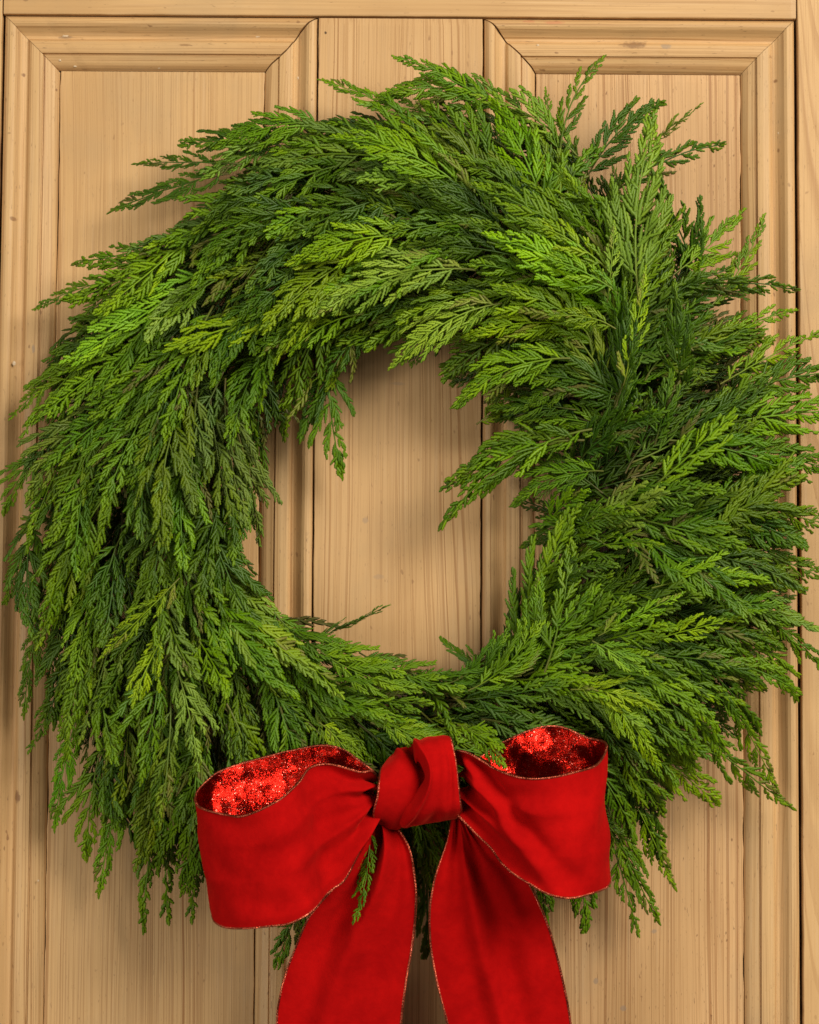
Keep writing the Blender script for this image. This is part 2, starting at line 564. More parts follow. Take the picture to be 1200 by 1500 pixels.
def stamp(tpl, pos, ang, length, half, z0, slope, bend=0.0):
    """instances of a template on the flat frond: arrays of position, heading, length, half width"""
    V, Q, Tr = tpl
    n = len(pos)
    ca, sa = np.cos(ang)[:, None], np.sin(ang)[:, None]
    lx = V[None, :, 0] * half[:, None] - (np.zeros(n) + bend)[:, None] * length[:, None] * V[None, :, 1] ** 2
    ly = V[None, :, 1] * length[:, None]
    x = pos[:, 0:1] + ly * sa + lx * ca
    y = pos[:, 1:2] + ly * ca - lx * sa
    z = z0[:, None] + V[None, :, 2] * half[:, None] + slope[:, None] * ly
    out = np.stack([x, y, z], -1).reshape(-1, 3)
    off = (np.arange(n) * len(V))[:, None, None]
    ntip = np.repeat(V[None, :, 1], n, 0).reshape(-1)
    und = np.repeat((V[None, :, 2] < -0.01).astype(float), n, 0).reshape(-1)
    return out, (Q[None] + off).reshape(-1, 4), (Tr[None] + off).reshape(-1, 3), ntip, und


def make_frond(L, bmax, turn, droop, seed, lod, spacing=11.0, cup=0.15, smax=24.0, srel=0.36):
    r = np.random.default_rng(seed)
    tl, ts, tx = (scale_template(5), scale_template(3), scale_template(9)) if lod else \
        (scale_template(3, 1), scale_template(2, 1), scale_template(4, 1))
    sub, axes = [], []                      # (x,y,ang,len,half,z,slope,rnd,tip)
    s, side = 0.05 * L * r.uniform(.8, 1.2), r.choice([-1, 1])
    while s < 0.985 * L:
        f = s / L
        env = (0.6 + 1.6 * f if f < 0.25 else 1.0 - 0.84 * ((f - 0.25) / 0.75) ** 0.85)
        B = bmax * env * r.uniform(0.72, 1.15)
        if r.random() < 0.05:
            B *= 0.45
        a = math.radians(33 - 16 * f + r.normal(0, 5)) * side
        slope0 = r.normal(0.03, 0.11)
        cv = math.radians(r.uniform(3, 15))
        z0 = r.normal(0, 0.6)
        rb = r.random()
        x, y, l = 0.0, s, 0.0
        if B > 13:
            # the branchlet's own axis, in three runs that curve forward
            k = 3
            px, py, an = x, y, a
            for q in range(k):
                axes.append((px, py, an, B / k * 1.04, 1.9 * (1 - 0.18 * q), z0 + slope0 * l, slope0, rb, f * 0.6 + 0.4 * q / k, 0.0))
                px += math.sin(an) * B / k
                py += math.cos(an) * B / k
                l += B / k
                an -= side * cv
            l, sd = 4.5, side
            while l < B * 1.0:
                g = l / B
                q = min(k - 1, int(g * k))
                aq = a - side * cv * q
                bx = sum(math.sin(a - side * cv * j) * B / k for j in range(q)) + math.sin(aq) * (l - q * B / k)
                by = y + sum(math.cos(a - side * cv * j) * B / k for j in range(q)) + math.cos(aq) * (l - q * B / k)
                sl = (min(smax, srel * B) * (1 - 0.78 * g) + 5.5) * r.uniform(0.65, 1.18)
                if sd == -side:
                    sl *= 1.08
                sub.append((bx, by, aq + sd * math.radians(25 - 5 * g + r.normal(0, 5.5)), sl, r.uniform(2.9, 3.7) * (1 - .15 * g), z0 + slope0 * l + 0.25 * sd,
                            slope0 + r.normal(0, 0.08), rb, min(1, f * 0.65 + 0.35 * g), sd * r.uniform(.0, .20)))
                sd = -sd
                l += r.uniform(4.6, 6.2) if r.random() > .04 else 10.0
            g = 1.0
            sub.append((px, py, an, 8.0, 2.3, z0 + slope0 * B, slope0, rb, min(1, f * .65 + .35), 0.0))
        else:
            sub.append((x, y, a * 0.85, max(8, B * 1.1), 2.5, z0, slope0, rb, f, 0.0))
        side = -side
        s += spacing * r.uniform(0.68, 1.32) * (0.62 if f > 0.72 else 1.0)
    sub.append((0, L * 0.985, 0, 12.0, 2.4, 0, 0, r.random(), 1.0, 0.0))
    sub = np.array(sub)
    axes = np.array(axes) if axes else np.zeros((0, 10))
    Vs, Qs, Ts, A = [], [], [], []
    off = 0
    for tpl, arr in ((tl, sub[sub[:, 3] > 13]), (ts, sub[sub[:, 3] <= 13]), (tx, axes)):
        if not len(arr):
            continue
        v, q, t_, nt, un = stamp(tpl, arr[:, :2], arr[:, 2], arr[:, 3], arr[:, 4], arr[:, 5], arr[:, 6], arr[:, 9])
        nv = len(tpl[0])
        tipv = np.repeat(arr[:, 8], nv) * 0.75 + 0.25 * nt
        rr = np.clip(np.repeat(arr[:, 7], nv) + np.repeat(r.normal(0, .12, len(arr)), nv), 0, 1)
        dry = np.where(np.repeat(arr[:, 7], nv) > 0.965, 0.25 + 0.5 * nt, 0.0)       # a few browned branchlets
        A.append(np.stack([np.clip(tipv, 0, 1) ** 1.8, un, rr, dry], -1))
        Vs.append(v)
        Qs.append(q + off)
        Ts.append(t_ + off)
        off += len(v)
    # the main stem, a tapered twig, brown at its cut end
    n, k = 16, 5
    yy = np.linspace(-0.03 * L, L * 0.97, n)
    rad = np.interp(yy, [-0.03 * L, 0.2 * L, L], [1.7, 1.5, 0.9])
    an = np.arange(k) * 2 * math.pi / k
    v = np.stack([np.cos(an)[None] * rad[:, None], np.repeat(yy[:, None], k, 1), np.sin(an)[None] * rad[:, None] * 0.8], -1).reshape(-1, 3)
    q = [(i * k + j, i * k + (j + 1) % k, (i + 1) * k + (j + 1) % k, (i + 1) * k + j) for i in range(n - 1) for j in range(k)]
    Vs.append(v)
    Qs.append(np.array(q) + off)
    br = np.repeat(np.interp(yy, [0, 0.10 * L, 0.3 * L], [0.6, 0.35, 0.0]), k)
    A.append(np.stack([np.zeros(n * k), np.zeros(n * k), np.full(n * k, .4), br], -1))
    V = np.vstack(Vs)
    A = np.vstack(A)
    # bend the flat spray: it turns sideways, droops, and its wings fold a little
    yg = np.linspace(-0.12 * L, 1.08 * L, 60)
    f = np.clip(yg / L, 0, 1)
    th, ph = turn * f, droop * f ** 1.3
    dy = yg[1] - yg[0]
    D = np.stack([np.sin(th) * np.cos(ph), np.cos(th) * np.cos(ph), -np.sin(ph)], -1)
    R = np.cumsum(D, 0) * dy
    R -= np.array([np.interp(0, yg, R[:, c]) for c in range(3)])
    ip = lambda a_: np.interp(V[:, 1], yg, a_)
    t_, p_ = ip(th), ip(ph)
    x = V[:, 0]
    z = V[:, 2] - cup * np.abs(x) ** 1.5 / math.sqrt(bmax) + 1.2 * np.sin(V[:, 1] * 0.09 + x * 0.11 + seed)
    W = np.stack([ip(R[:, c]) for c in range(3)], -1)
    W += x[:, None] * np.stack([np.cos(t_), -np.sin(t_), 0 * t_], -1)
    W += z[:, None] * np.stack([np.sin(t_) * np.sin(p_), np.cos(t_) * np.sin(p_), np.cos(p_)], -1)
    tip = np.array([np.interp(L, yg, R[:, c]) for c in range(3)])
    ch = np.linalg.norm(tip)
    e = tip / ch
    zz = np.array([0, 0, 1.0])
    zz -= e * e.dot(zz)
    zz /= np.linalg.norm(zz)
    xx = np.cross(e, zz)
    M = np.stack([xx, e, zz])               # rows: new axes
    W = W @ M.T
    return W * MM, np.vstack(Qs), np.vstack(Ts), A, ch * MM


LEAF = foliage("cedar_scale_leaves")
LEAF_F = foliage("cedar_scale_leaves_mass", True)
TYPES = {'broad': (225, 106, 14.5, 24, .31), 'mid': (185, 88, 14.0, 22, .30), 'slim': (215, 68, 16.5, 17, .29), 'small': (125, 62, 12.5, 18, .31)}
VARS = []
sd = 100
for ty, (L, bm, sp, sm, sr) in TYPES.items():
    for turn in (-42, -25, -9, 9, 26, 42):
        for droop in (6, 26):
            if ty == 'small' and droop == 26 and abs(turn) > 20:
                continue
            sd += 1
            v, q, t_, a_, ch = make_frond(L, bm, math.radians(turn), math.radians(droop + rng.uniform(-6, 6)), sd, 1, sp, smax=sm, srel=sr)
            me = mesh_np("frond", v, [q, t_], LEAF, True, {"leaf": a_})
            VARS.append(dict(type=ty, turn=turn, droop=droop, ch=ch, me=me))
LOWS = []
for ty, (L, bm, sp, sm, sr) in TYPES.items():
    for turn in (-25, 25):
        sd += 1
        LOWS.append((ty, turn) + make_frond(L, bm, math.radians(turn), math.radians(20), sd, 0, sp * 1.1, smax=sm, srel=sr))

# ------------------------------------------------------------------ the wreath's body and the lie of its fronds
CX, CY = 590.0, 740.0
OUT = [(0, 598), (20, 600), (30, 605), (45, 590), (61, 620), (76, 612), (90, 612), (105, 570), (122, 560), (136, 564), (151, 565), (165, 566), (180, 565), (196, 575),
       (211, 612), (225, 640), (237, 665), (250, 600), (270, 545), (285, 590), (298, 640), (308, 600), (320, 600), (327, 630), (340, 630), (360, 598)]
INN = [(0, 178), (30, 188), (60, 205), (90, 222), (120, 205), (150, 212), (180, 216), (210, 228), (240, 212), (270, 214), (300, 230), (330, 196), (360, 178)]


def polar(x, y):
    a = math.degrees(math.atan2(CY - y, x - CX)) % 360
    r = math.hypot(x - CX, y - CY)
    ri = np.interp(a, *zip(*INN))
    ro = np.interp(a, *zip(*OUT))
    return (r - ri) / (ro - ri)


def depth(x, y):
    s = min(1.0, max(0.0, polar(x, y)))
    return 24 + 74 * math.sin(math.pi * (0.06 + 0.90 * s)) ** 0.75


FIELD = [
    (640, 110, -.9, -.35), (520, 140, -.9, -.3), (420, 200, -1, 0), (260, 265, -.9, .3), (620, 250, -.92, -.3), (560, 310, -1, .1), (560, 430, -.95, .27),
    (640, 500, -.85, .5), (740, 555, -.9, .4), (760, 450, -.95, -.05), (450, 370, -.85, .5), (380, 470, -.6, .8), (350, 330, -.9, .4), (200, 380, -.9, .38),
    (130, 460, -.9, .4), (150, 560, -.75, .65), (60, 580, -.7, .7), (280, 520, -.45, .9), (200, 650, -.4, .9), (60, 720, -.6, .8), (350, 620, 0, 1),
    (470, 590, .1, 1), (440, 530, -.4, .9), (120, 800, -.4, .9), (250, 800, -.1, 1), (340, 760, .1, 1), (200, 950, -.2, 1), (80, 1000, -.3, 1), (300, 900, .2, 1),
    (380, 880, .6, .8), (400, 960, .5, .85), (330, 1020, .2, 1), (200, 1100, -.1, 1), (150, 1230, -.15, 1), (230, 1280, -.1, 1), (480, 950, .85, .55),
    (520, 1050, .7, .7), (620, 1010, .95, .3), (560, 980, .95, .3), (700, 1040, 1, .25), (720, 950, .7, -.7), (790, 870, .45, -.9), (850, 1000, 1, .05),
    (900, 920, 1, -.2), (900, 840, .85, -.45), (1050, 900, 1, .0), (1150, 930, .9, .4), (1000, 1050, .88, .45), (1100, 1060, .8, .6), (870, 1090, .85, .5),
    (950, 1150, .75, .65), (900, 1250, .6, .8), (1000, 760, .95, -.15), (1130, 750, 1, .05), (900, 700, .85, -.4), (720, 700, -.9, .45), (790, 640, -1, .05),
    (830, 560, -.85, -.3), (830, 450, -.85, -.5), (850, 330, -.5, -.85), (780, 240, -.6, -.8), (720, 200, -.8, -.6), (850, 150, .3, -.95), (930, 190, .75, -.65), (940, 290, .1, -1),
    (1000, 240, .9, -.4), (1050, 330, .8, -.5), (1000, 390, .6, -.8), (1100, 360, .5, -.85), (1130, 415, 1, .1), (1120, 480, .9, -.35), (1080, 540, .85, -.4),
    (1150, 570, 1, -.1), (1150, 660, 1, .1), (950, 470, .4, -.9), (960, 600, .75, -.6), (1050, 650, .95, -.2), (600, 1150, .6, .8), (450, 1150, .3, .95),
    (750, 1200, .5, .9), (620, 1250, .1, 1), (350, 1180, 0, 1)]
FA = np.array(FIELD)


def flow(x, y):
    d2 = (FA[:, 0] - x) ** 2 + (FA[:, 1] - y) ** 2
    wt = 1 / (d2 + 900) ** 1.7
    v = (FA[:, 2:] / np.linalg.norm(FA[:, 2:], axis=1)[:, None] * wt[:, None]).sum(0)
    return v / (np.linalg.norm(v) + 1e-9)


TINTS = {'bright': (0.238, 0.356, 0.030), 'light': (0.166, 0.286, 0.022), 'mid': (0.102, 0.194, 0.013), 'deep': (0.046, 0.102, 0.007),
         'olive': (0.122, 0.180, 0.019), 'grey': (0.118, 0.168, 0.030), 'emerald': (0.064, 0.142, 0.010), 'pale': (0.245, 0.368, 0.062)}
RING = P(600, 700)
WREATH = empty("cedar_wreath", "large round wreath of green cedar fronds hanging on the pine door", "wreath", (RING.x, 0, RING.z))
NF = [0]


def tinted(kind):
    c = np.array(TINTS[kind]) * rng.uniform(0.86, 1.14) * (1 + rng.normal(0, .05, 3))
    return tuple(np.clip(c, 0.005, 1))


def frame(base, tip, tilt, roll, flip, curl):
    """matrix axes of a frond lying from base to tip (3-d), facing roughly out of the wreath"""
    e = (tip - base)
    ln = e.length
    e.normalize()
    n = Vector((0, -1, 0))
    n = n - e * n.dot(e)
    n.normalize()
    x = e.cross(n)
    n = (n * math.cos(roll) + x * math.sin(roll)).normalized()
    if flip:
        n = -n
    x = e.cross(n).normalized()
    return e, n, x, ln


def frond(bx, by, tx, ty, db, dt, kind='mid', typ=None, roll=0.0, flip=False, turn=None):
    base, tip = P(bx, by, db), P(tx, ty, dt)
    e, n, x, ln = frame(base, tip, 0, roll, flip, 0)
    if turn is None:
        f0, f1 = flow(bx, by), flow(tx, ty)
        turn = -math.degrees(math.atan2(f0[0] * f1[1] - f0[1] * f1[0], f0.dot(f1)))   # + = to the viewer's left
        turn = max(-45, min(45, turn)) + rng.normal(0, 9)
    # local +turn bends towards +x of the frond; x points to the viewer's right of its heading when not flipped
    want = -turn if not flip else turn
    best, bs = None, 1e9
    for v in VARS:
        if typ and v['type'] != typ:
            continue
        sc = ln / v['ch']
        cost = abs(math.log(sc)) * 3.2 + abs(v['turn'] - want) / 40 + rng.uniform(0, 0.55)
        if cost < bs:
            best, bs = v, cost
    sc = ln / best['ch']
    wd = min(max(sc, 0.62), 1.12)
    o = bpy.data.objects.new("frond", best['me'])
    COL.objects.link(o)
    M = Matrix((x * wd, e * sc, n * wd)).transposed().to_4x4()
    M.translation = base
    o.parent = WREATH
    o.matrix_parent_inverse = Matrix.Translation(-Vector(WREATH.location))
    o.matrix_basis = M
    o.color = (*tinted(kind), 1)
    NF[0] += 1
    return o


# fronds one can point at: the pale sprays on top and the tips that break the outline
HERO = [
    # bx, by, tx, ty, d_base, d_tip, tint, type, roll, flip
    (735, 165, 580, 84, 55, 62, 'light', 'slim', .2, 0), (605, 175, 470, 117, 50, 48, 'light', 'slim', .3, 0), (700, 300, 500, 204, 92, 108, 'light', 'broad', .1, 0),
    (690, 395, 470, 455, 98, 112, 'pale', 'broad', .1, 0), (730, 445, 580, 535, 92, 96, 'pale', 'broad', -.1, 0), (560, 395, 405, 528, 88, 100, 'bright', 'slim', -.2, 0),
    (600, 345, 430, 385, 98, 108, 'bright', 'mid', 0, 0), (420, 460, 250, 510, 90, 105, 'bright', 'small', .2, 0), (530, 460, 428, 515, 80, 92, 'bright', 'small', 0, 0),
    (830, 525, 668, 592, 95, 90, 'light', 'mid', .1, 0), (860, 630, 648, 770, 88, 70, 'light', 'slim', .2, 0), (850, 645, 660, 715, 85, 75, 'mid', 'mid', -.1, 0),
    (480, 525, 500, 692, 40, 38, 'mid', 'mid', .1, 0), (505, 530, 445, 640, 38, 34, 'deep', 'mid', 0, 0), (935, 435, 957, 180, 96, 98, 'pale', 'broad', 0, 0),
    (900, 480, 810, 465, 108, 118, 'bright', 'small', .2, 0), (905, 430, 805, 380, 108, 120, 'light', 'small', .1, 0), (895, 400, 790, 330, 102, 112, 'bright', 'small', .1, 0),
    (915, 560, 945, 400, 100, 112, 'bright', 'slim', .5, 0), (890, 440, 900, 330, 98, 112, 'pale', 'slim', .4, 0),
    (820, 240, 884, 84, 60, 50, 'mid', 'slim', -.2, 0), (860, 260, 966, 152, 60, 50, 'deep', 'mid', .2, 0), (830, 250, 800, 130, 58, 48, 'mid', 'slim', .5, 0),
    (880, 300, 1058, 212, 62, 45, 'deep', 'slim', .6, 0), (950, 215, 1027, 153, 44, 44, 'olive', 'slim', 1.2, 0), (990, 400, 1086, 312, 66, 45, 'light', 'mid', .2, 0),
    (1040, 450, 1119, 318, 64, 50, 'light', 'slim', .2, 0), (970, 430, 1166, 425, 72, 55, 'deep', 'slim', .9, 0), (1010, 540, 1165, 455, 72, 52, 'light', 'slim', .3, 0),
    (1060, 560, 1206, 485, 70, 48, 'light', 'slim', .3, 0), (1070, 580, 1235, 545, 70, 50, 'mid', 'mid', .3, 0), (1060, 620, 1240, 600, 70, 50, 'light', 'mid', .3, 0),
    (1080, 660, 1230, 690, 70, 46, 'mid', 'mid', .3, 0), (1080, 740, 1225, 770, 70, 46, 'olive', 'mid', .3, 0), (1090, 800, 1215, 850, 60, 44, 'mid', 'mid', .3, 0),
    (1080, 880, 1215, 990, 60, 44, 'mid', 'slim', .3, 0), (1060, 930, 1165, 1020, 60, 40, 'light', 'mid', .2, 0), (1000, 1060, 1155, 1180, 50, 28, 'mid', 'slim', .4, 0),
    (1060, 1010, 1135, 1150, 55, 36, 'light', 'slim', .2, 0), (920, 1080, 1050, 1175, 70, 40, 'bright', 'mid', .1, 0), (905, 1130, 985, 1295, 45, 32, 'light', 'slim', .1, 0),
    (890, 1180, 965, 1350, 42, 30, 'mid', 'slim', .1, 0), (880, 1190, 933, 1366, 40, 30, 'mid', 'slim', -.1, 0), (840, 1210, 858, 1356, 40, 30, 'mid', 'small', .1, 0),
    (790, 1200, 800, 1345, 40, 30, 'deep', 'small', .1, 0), (880, 1080, 968, 1255, 46, 36, 'deep', 'mid', .1, 0),
    (600, 1170, 632, 1295, 60, 58, 'mid', 'small', 0, 0), (620, 1190, 625, 1390, 40, 30, 'deep', 'small', .1, 0), (590, 1180, 600, 1310, 45, 40, 'deep', 'mid', .1, 0),
    (455, 1300, 405, 1412, 60, 56, 'mid', 'small', 0, 0), (495, 1290, 470, 1400, 48, 44, 'deep', 'small', 0, 0), (541, 1214, 519, 1350, 110, 122, 'mid', 'slim', .55, 0),
    (672, 1062, 738, 1118, 108, 152, 'light', 'small', .1, 0), (870, 1000, 960, 1120, 96, 100, 'bright', 'broad', 0, 0),
    (560, 1050, 650, 1090, 92, 98, 'light', 'mid', 0, 0), (470, 1060, 520, 1125, 92, 98, 'bright', 'mid', .1, 0),
    (250, 1090, 210, 1360, 48, 32, 'mid', 'slim', .1, 0), (225, 1110, 245, 1345, 46, 32, 'mid', 'slim', -.1, 0), (190, 1120, 145, 1310, 46, 30, 'light', 'slim', .1, 0),
    (150, 1090, 128, 1252, 46, 28, 'light', 'mid', .1, 0), (110, 1060, 80, 1215, 44, 26, 'light', 'slim', .1, 0), (285, 1150, 280, 1345, 48, 32, 'mid', 'slim', 0, 0),
    (90, 1000, 42, 1100, 42, 28, 'mid', 'slim', .1, 0), (60, 900, 35, 1050, 42, 28, 'mid', 'slim', .1, 0), (50, 780, 8, 880, 42, 26, 'mid', 'mid', .2, 0),
    (60, 650, 8, 750, 42, 26, 'light', 'mid', .1, 0), (80, 540, 15, 612, 42, 28, 'light', 'slim', .3, 0), (110, 530, 45, 580, 44, 28, 'mid', 'slim', .3, 0), (180, 410, 52, 452, 46, 30, 'mid', 'slim', .2, 0),
    (330, 255, 162, 310, 46, 30, 'deep', 'slim', .3, 0), (350, 240, 203, 240, 44, 30, 'deep', 'slim', .4, 0), (420, 215, 272, 212, 46, 32, 'deep', 'mid', .2, 0), (470, 180, 322, 215, 50, 44, 'light', 'mid', .1, 0),
    (335, 338, 112, 385, 54, 32, 'mid', 'slim', .3, 0), (425, 948, 567, 887, 58, 50, 'deep', 'slim', 1.25, 0), (722, 992, 648, 938, 56, 46, 'deep', 'small', .8, 0),
    (740, 1000, 790, 850, 90, 88, 'light', 'broad', .1, 0), (690, 1010, 790, 905, 92, 96, 'light', 'mid', 0, 0), (800, 980, 835, 800, 88, 84, 'mid', 'mid', .2, 0), (660, 1000, 740, 925, 80, 80, 'mid', 'mid', .1, 0),
    (350, 640, 380, 790, 70, 50, 'grey', 'mid', .1, 1), (330, 560, 360, 760, 80, 74, 'grey', 'broad', .1, 1), (290, 560, 280, 740, 90, 96, 'grey', 'mid', 0, 1),
    (240, 930, 195, 1030, 98, 108, 'bright', 'small', .1, 0), (260, 850, 150, 960, 96, 106, 'bright', 'slim', .2, 0), (260, 980, 290, 1120, 92, 96, 'pale', 'mid', 0, 1),
    (700, 620, 770, 560, 60, 50, 'olive', 'small', .4, 0), (840, 600, 725, 600, 82, 66, 'deep', 'mid', .3, 0), (850, 560, 770, 600, 82, 70, 'mid', 'mid', .2, 0),
    (452, 928, 585, 985, 74, 80, 'light', 'mid', .1, 0), (530, 958, 672, 1006, 72, 82, 'mid', 'mid', 0, 0), (600, 985, 735, 985, 72, 80, 'mid', 'mid', .1, 0), (400, 895, 520, 968, 72, 80, 'mid', 'mid', -.1, 0),
    (470, 955, 610, 1010, 82, 92, 'light', 'broad', 0, 0),
    (880, 690, 752, 738, 84, 66, 'mid', 'mid', .2, 0), (870, 770, 768, 800, 78, 60, 'deep', 'mid', .2, 0), (880, 720, 775, 668, 80, 66, 'deep', 'mid', .1, 0), (890, 800, 782, 770, 84, 70, 'mid', 'small', .2, 0),
    (880, 930, 1000, 870, 100, 110, 'light', 'slim', .2, 0), (950, 940, 1090, 905, 98, 110, 'bright', 'slim', .2, 0), (840, 1010, 960, 1035, 100, 110, 'bright', 'mid', 0, 0),
    (960, 860, 1120, 850, 96, 98, 'light', 'mid', .2, 0), (870, 940, 945, 985, 108, 118, 'pale', 'small', .1, 0),
]
for h in HERO:
    frond(*h[:6], kind=h[6], typ=h[7], roll=h[8], flip=bool(h[9]))


def pick_tint(x, y, layer):
    u = rng.random()
    if layer == 0:
        if x < 480 and y > 560:          # the hanging left side: soft mid greens, some grey
            tab = [('mid', .34), ('light', .22), ('olive', .18), ('grey', .10), ('deep', .12), ('bright', .04)]
        elif y < 560 and x < 860:        # the combed top: yellow greens over deep ones
            tab = [('light', .30), ('bright', .16), ('mid', .26), ('deep', .20), ('pale', .05), ('olive', .03)]
        elif x > 860 and y < 800:        # the tufted right side: darker and mixed
            tab = [('deep', .32), ('mid', .28), ('light', .18), ('olive', .14), ('pale', .08)]
        else:
            tab = [('mid', .38), ('light', .24), ('emerald', .12), ('deep', .14), ('bright', .06), ('olive', .06)]
    else:
        tab = [('deep', .68), ('mid', .16), ('emerald', .08), ('olive', .08)]  # mostly deep tints: shade under the top layer painted into the mass
    for k, p in tab:
        if u < p:
            return k
        u -= p
    return tab[0][0]


def fit(x, y, L, layer):
    """base and tip of a frond of length L whose middle is near (x, y), following the flow; None if it would fill the hole"""
    f = flow(x, y)
    a = rng.normal(0, 0.28 if layer else (0.46 if x > 880 and y < 900 else 0.18))
    ca, sa = math.cos(a), math.sin(a)
    f = np.array([f[0] * ca - f[1] * sa, f[0] * sa + f[1] * ca])
    for k in range(7):
        bx, by = x - f[0] * L * 0.5, y - f[1] * L * 0.5
        f2 = flow(x + f[0] * L * .25, y + f[1] * L * .25)
        g = f * 0.6 + f2 * 0.4
        g /= np.linalg.norm(g)
        tx, ty = x + g[0] * L * 0.5, y + g[1] * L * 0.5
        s = polar(tx, ty)
        lim = (0.99 + rng.uniform(-0.05, 0.05)) if layer == 0 else 0.93 + rng.uniform(-.05, .03)
        if s > lim:
            x -= f[0] * L * 0.12
            y -= f[1] * L * 0.12
            continue
        if s < -0.04 or polar((bx + tx) / 2, (by + ty) / 2) < 0.05 or polar(bx, by) < 0.07:
            L *= 0.8
            if L < 70:
                return None
            continue
        return bx, by, tx, ty
    return None


def darts(n, mind, lo, hi):
    pts = []
    tries = 0
    while len(pts) < n and tries < 60000:
        tries += 1
        x, y = rng.uniform(0, 1200), rng.uniform(90, 1320)
        s = polar(x, y)
        if s < lo or s > hi:
            continue
        if all((x - p[0]) ** 2 + (y - p[1]) ** 2 > mind ** 2 for p in pts):
            pts.append((x, y))
    return pts


# the top layer, frond by frond, up to 300
cand = darts(330, 46, 0.04, 0.97)
for (x, y) in cand:
    if NF[0] >= 299:
        break
    if y > 1130 and 300 < x < 880:
        continue
    right = x > 830 and y < 900
    L = rng.choice([215, 175, 150, 120], p=[.34, .34, .18, .14]) * rng.uniform(.85, 1.12)
    q = fit(x, y, L, 0)
    if not q:
        continue
    bx, by, tx, ty = q
    db = depth(bx, by) * 0.92 - rng.uniform(8, 18)
    lift = rng.uniform(0, 1)
    dt = depth(tx, ty) + 26 * lift - 1 + (8 if right else 0)
    if 265 < tx < 915 and 1075 < ty < 1380:      # these lie behind the bow
        db, dt = min(db, 82), min(dt, 72)
    tone = pick_tint(x, y, 0)
    if lift < 0.42:  # low-lying fronds get deeper tints, so shade between layers is in the colour
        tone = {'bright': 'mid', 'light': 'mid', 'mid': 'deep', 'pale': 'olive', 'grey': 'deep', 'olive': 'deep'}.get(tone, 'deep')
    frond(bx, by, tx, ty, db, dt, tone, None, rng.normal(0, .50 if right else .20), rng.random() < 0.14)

# the packed mass of fronds below them, one joined part
pts = darts(620, 31, 0.05, 0.90)
FV, FQ, FT, FLA, FTI = [], [], [], [], []
off = 0
for i, (x, y) in enumerate(pts):
    lay = rng.uniform(0.30, 0.95)
    L = rng.choice([200, 165, 120]) * rng.uniform(.85, 1.1)
    q = fit(x, y, L, 1)
    if not q:
        continue
    bx, by, tx, ty = q
    db = max(8, depth(bx, by) * lay - 14)
    dt = max(10, depth(tx, ty) * lay + rng.uniform(-6, 6))
    base, tip = P(bx, by, db), P(tx, ty, dt)
    e, n, xx, ln = frame(base, tip, 0, rng.normal(0, .4), False, 0)
    lo = LOWS[int(rng.integers(len(LOWS)))]
    best = min(LOWS, key=lambda l: abs(math.log(ln / l[6])) + rng.uniform(0, .3))
    v, qd, tr, la, ch = best[2:]
    sc = ln / ch
    M = np.array([np.array(xx) * min(max(sc, .85), 1.1), np.array(e) * sc, np.array(n)])
    FV.append(v @ M + np.array(base))
    FQ.append(qd + off)
    FT.append(tr + off)
    FLA.append(la)
    gap_shade = 0.22 + 0.45 * lay          # deeper foliage is tinted darker: shade of the gaps put into its colour
    FTI.append(np.tile(np.array([*(np.array(tinted(pick_tint(x, y, 1 if lay < .8 else 0))) * gap_shade), 1.0]), (len(v), 1)))
    off += len(v)
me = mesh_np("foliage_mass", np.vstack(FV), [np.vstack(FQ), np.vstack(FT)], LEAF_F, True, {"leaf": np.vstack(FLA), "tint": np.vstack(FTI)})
fm = link("foliage_mass", me)
place(fm, WREATH)
fm["kind"] = "stuff"
fm["label"] = "packed darker cedar foliage under the top fronds"


# the ring they are tied to: a bundle of bare stems wound with wire
def tube(path, rad, k=6, closed=False):
    path = np.asarray(path)
    n = len(path)
    tg = np.roll(path, -1, 0) - np.roll(path, 1, 0) if closed else np.gradient(path, axis=0)
    tg /= np.linalg.norm(tg, axis=1)[:, None] + 1e-12
    ref = np.array([0.02, -1.0, 0.03])
    a = np.cross(tg, ref)
    a /= np.linalg.norm(a, axis=1)[:, None] + 1e-12
    b = np.cross(tg, a)
    an = np.arange(k) * 2 * math.pi / k
    rad = np.broadcast_to(rad, (n,))
    V = path[:, None] + rad[:, None, None] * (np.cos(an)[None, :, None] * a[:, None] + np.sin(an)[None, :, None] * b[:, None])
    F = []
    for i in range(n if closed else n - 1):
        i2 = (i + 1) % n
        for j in range(k):
            F.append((i * k + j, i * k + (j + 1) % k, i2 * k + (j + 1) % k, i2 * k + j))
    return V.reshape(-1, 3), F


BARK = plain("cedar_bark", (0.13, 0.075, 0.040), 0.9, nscale=260)
WIRE = plain("green_florist_wire", (0.03, 0.07, 0.03), 0.5, 0.6)
Vs, Fs, o_ = [], [], 0
for s in range(7):
    pts3 = []
    ph, rr = rng.uniform(0, 6.28), rng.uniform(8, 16)
    for i in range(72):
        a = 2 * math.pi * i / 72
        deg = math.degrees(a)
        ri, ro = np.interp(deg, *zip(*INN)), np.interp(deg, *zip(*OUT))
        rad = 0.5 * (395 + ri * .25 + ro * .25) + rr * math.cos(ph + 5 * a)
        pts3.append(P(CX + rad * math.cos(a), CY - rad * math.sin(a), 26 + rr * math.sin(ph + 5 * a)))
    v, f = tube(pts3, 0.0028, 6, True)
    Vs.append(v)
    Fs.append(np.array(f) + o_)
    o_ += len(v)
place(link("stem_ring", mesh_np("stem_ring", np.vstack(Vs), [np.vstack(Fs)], BARK)), WREATH)

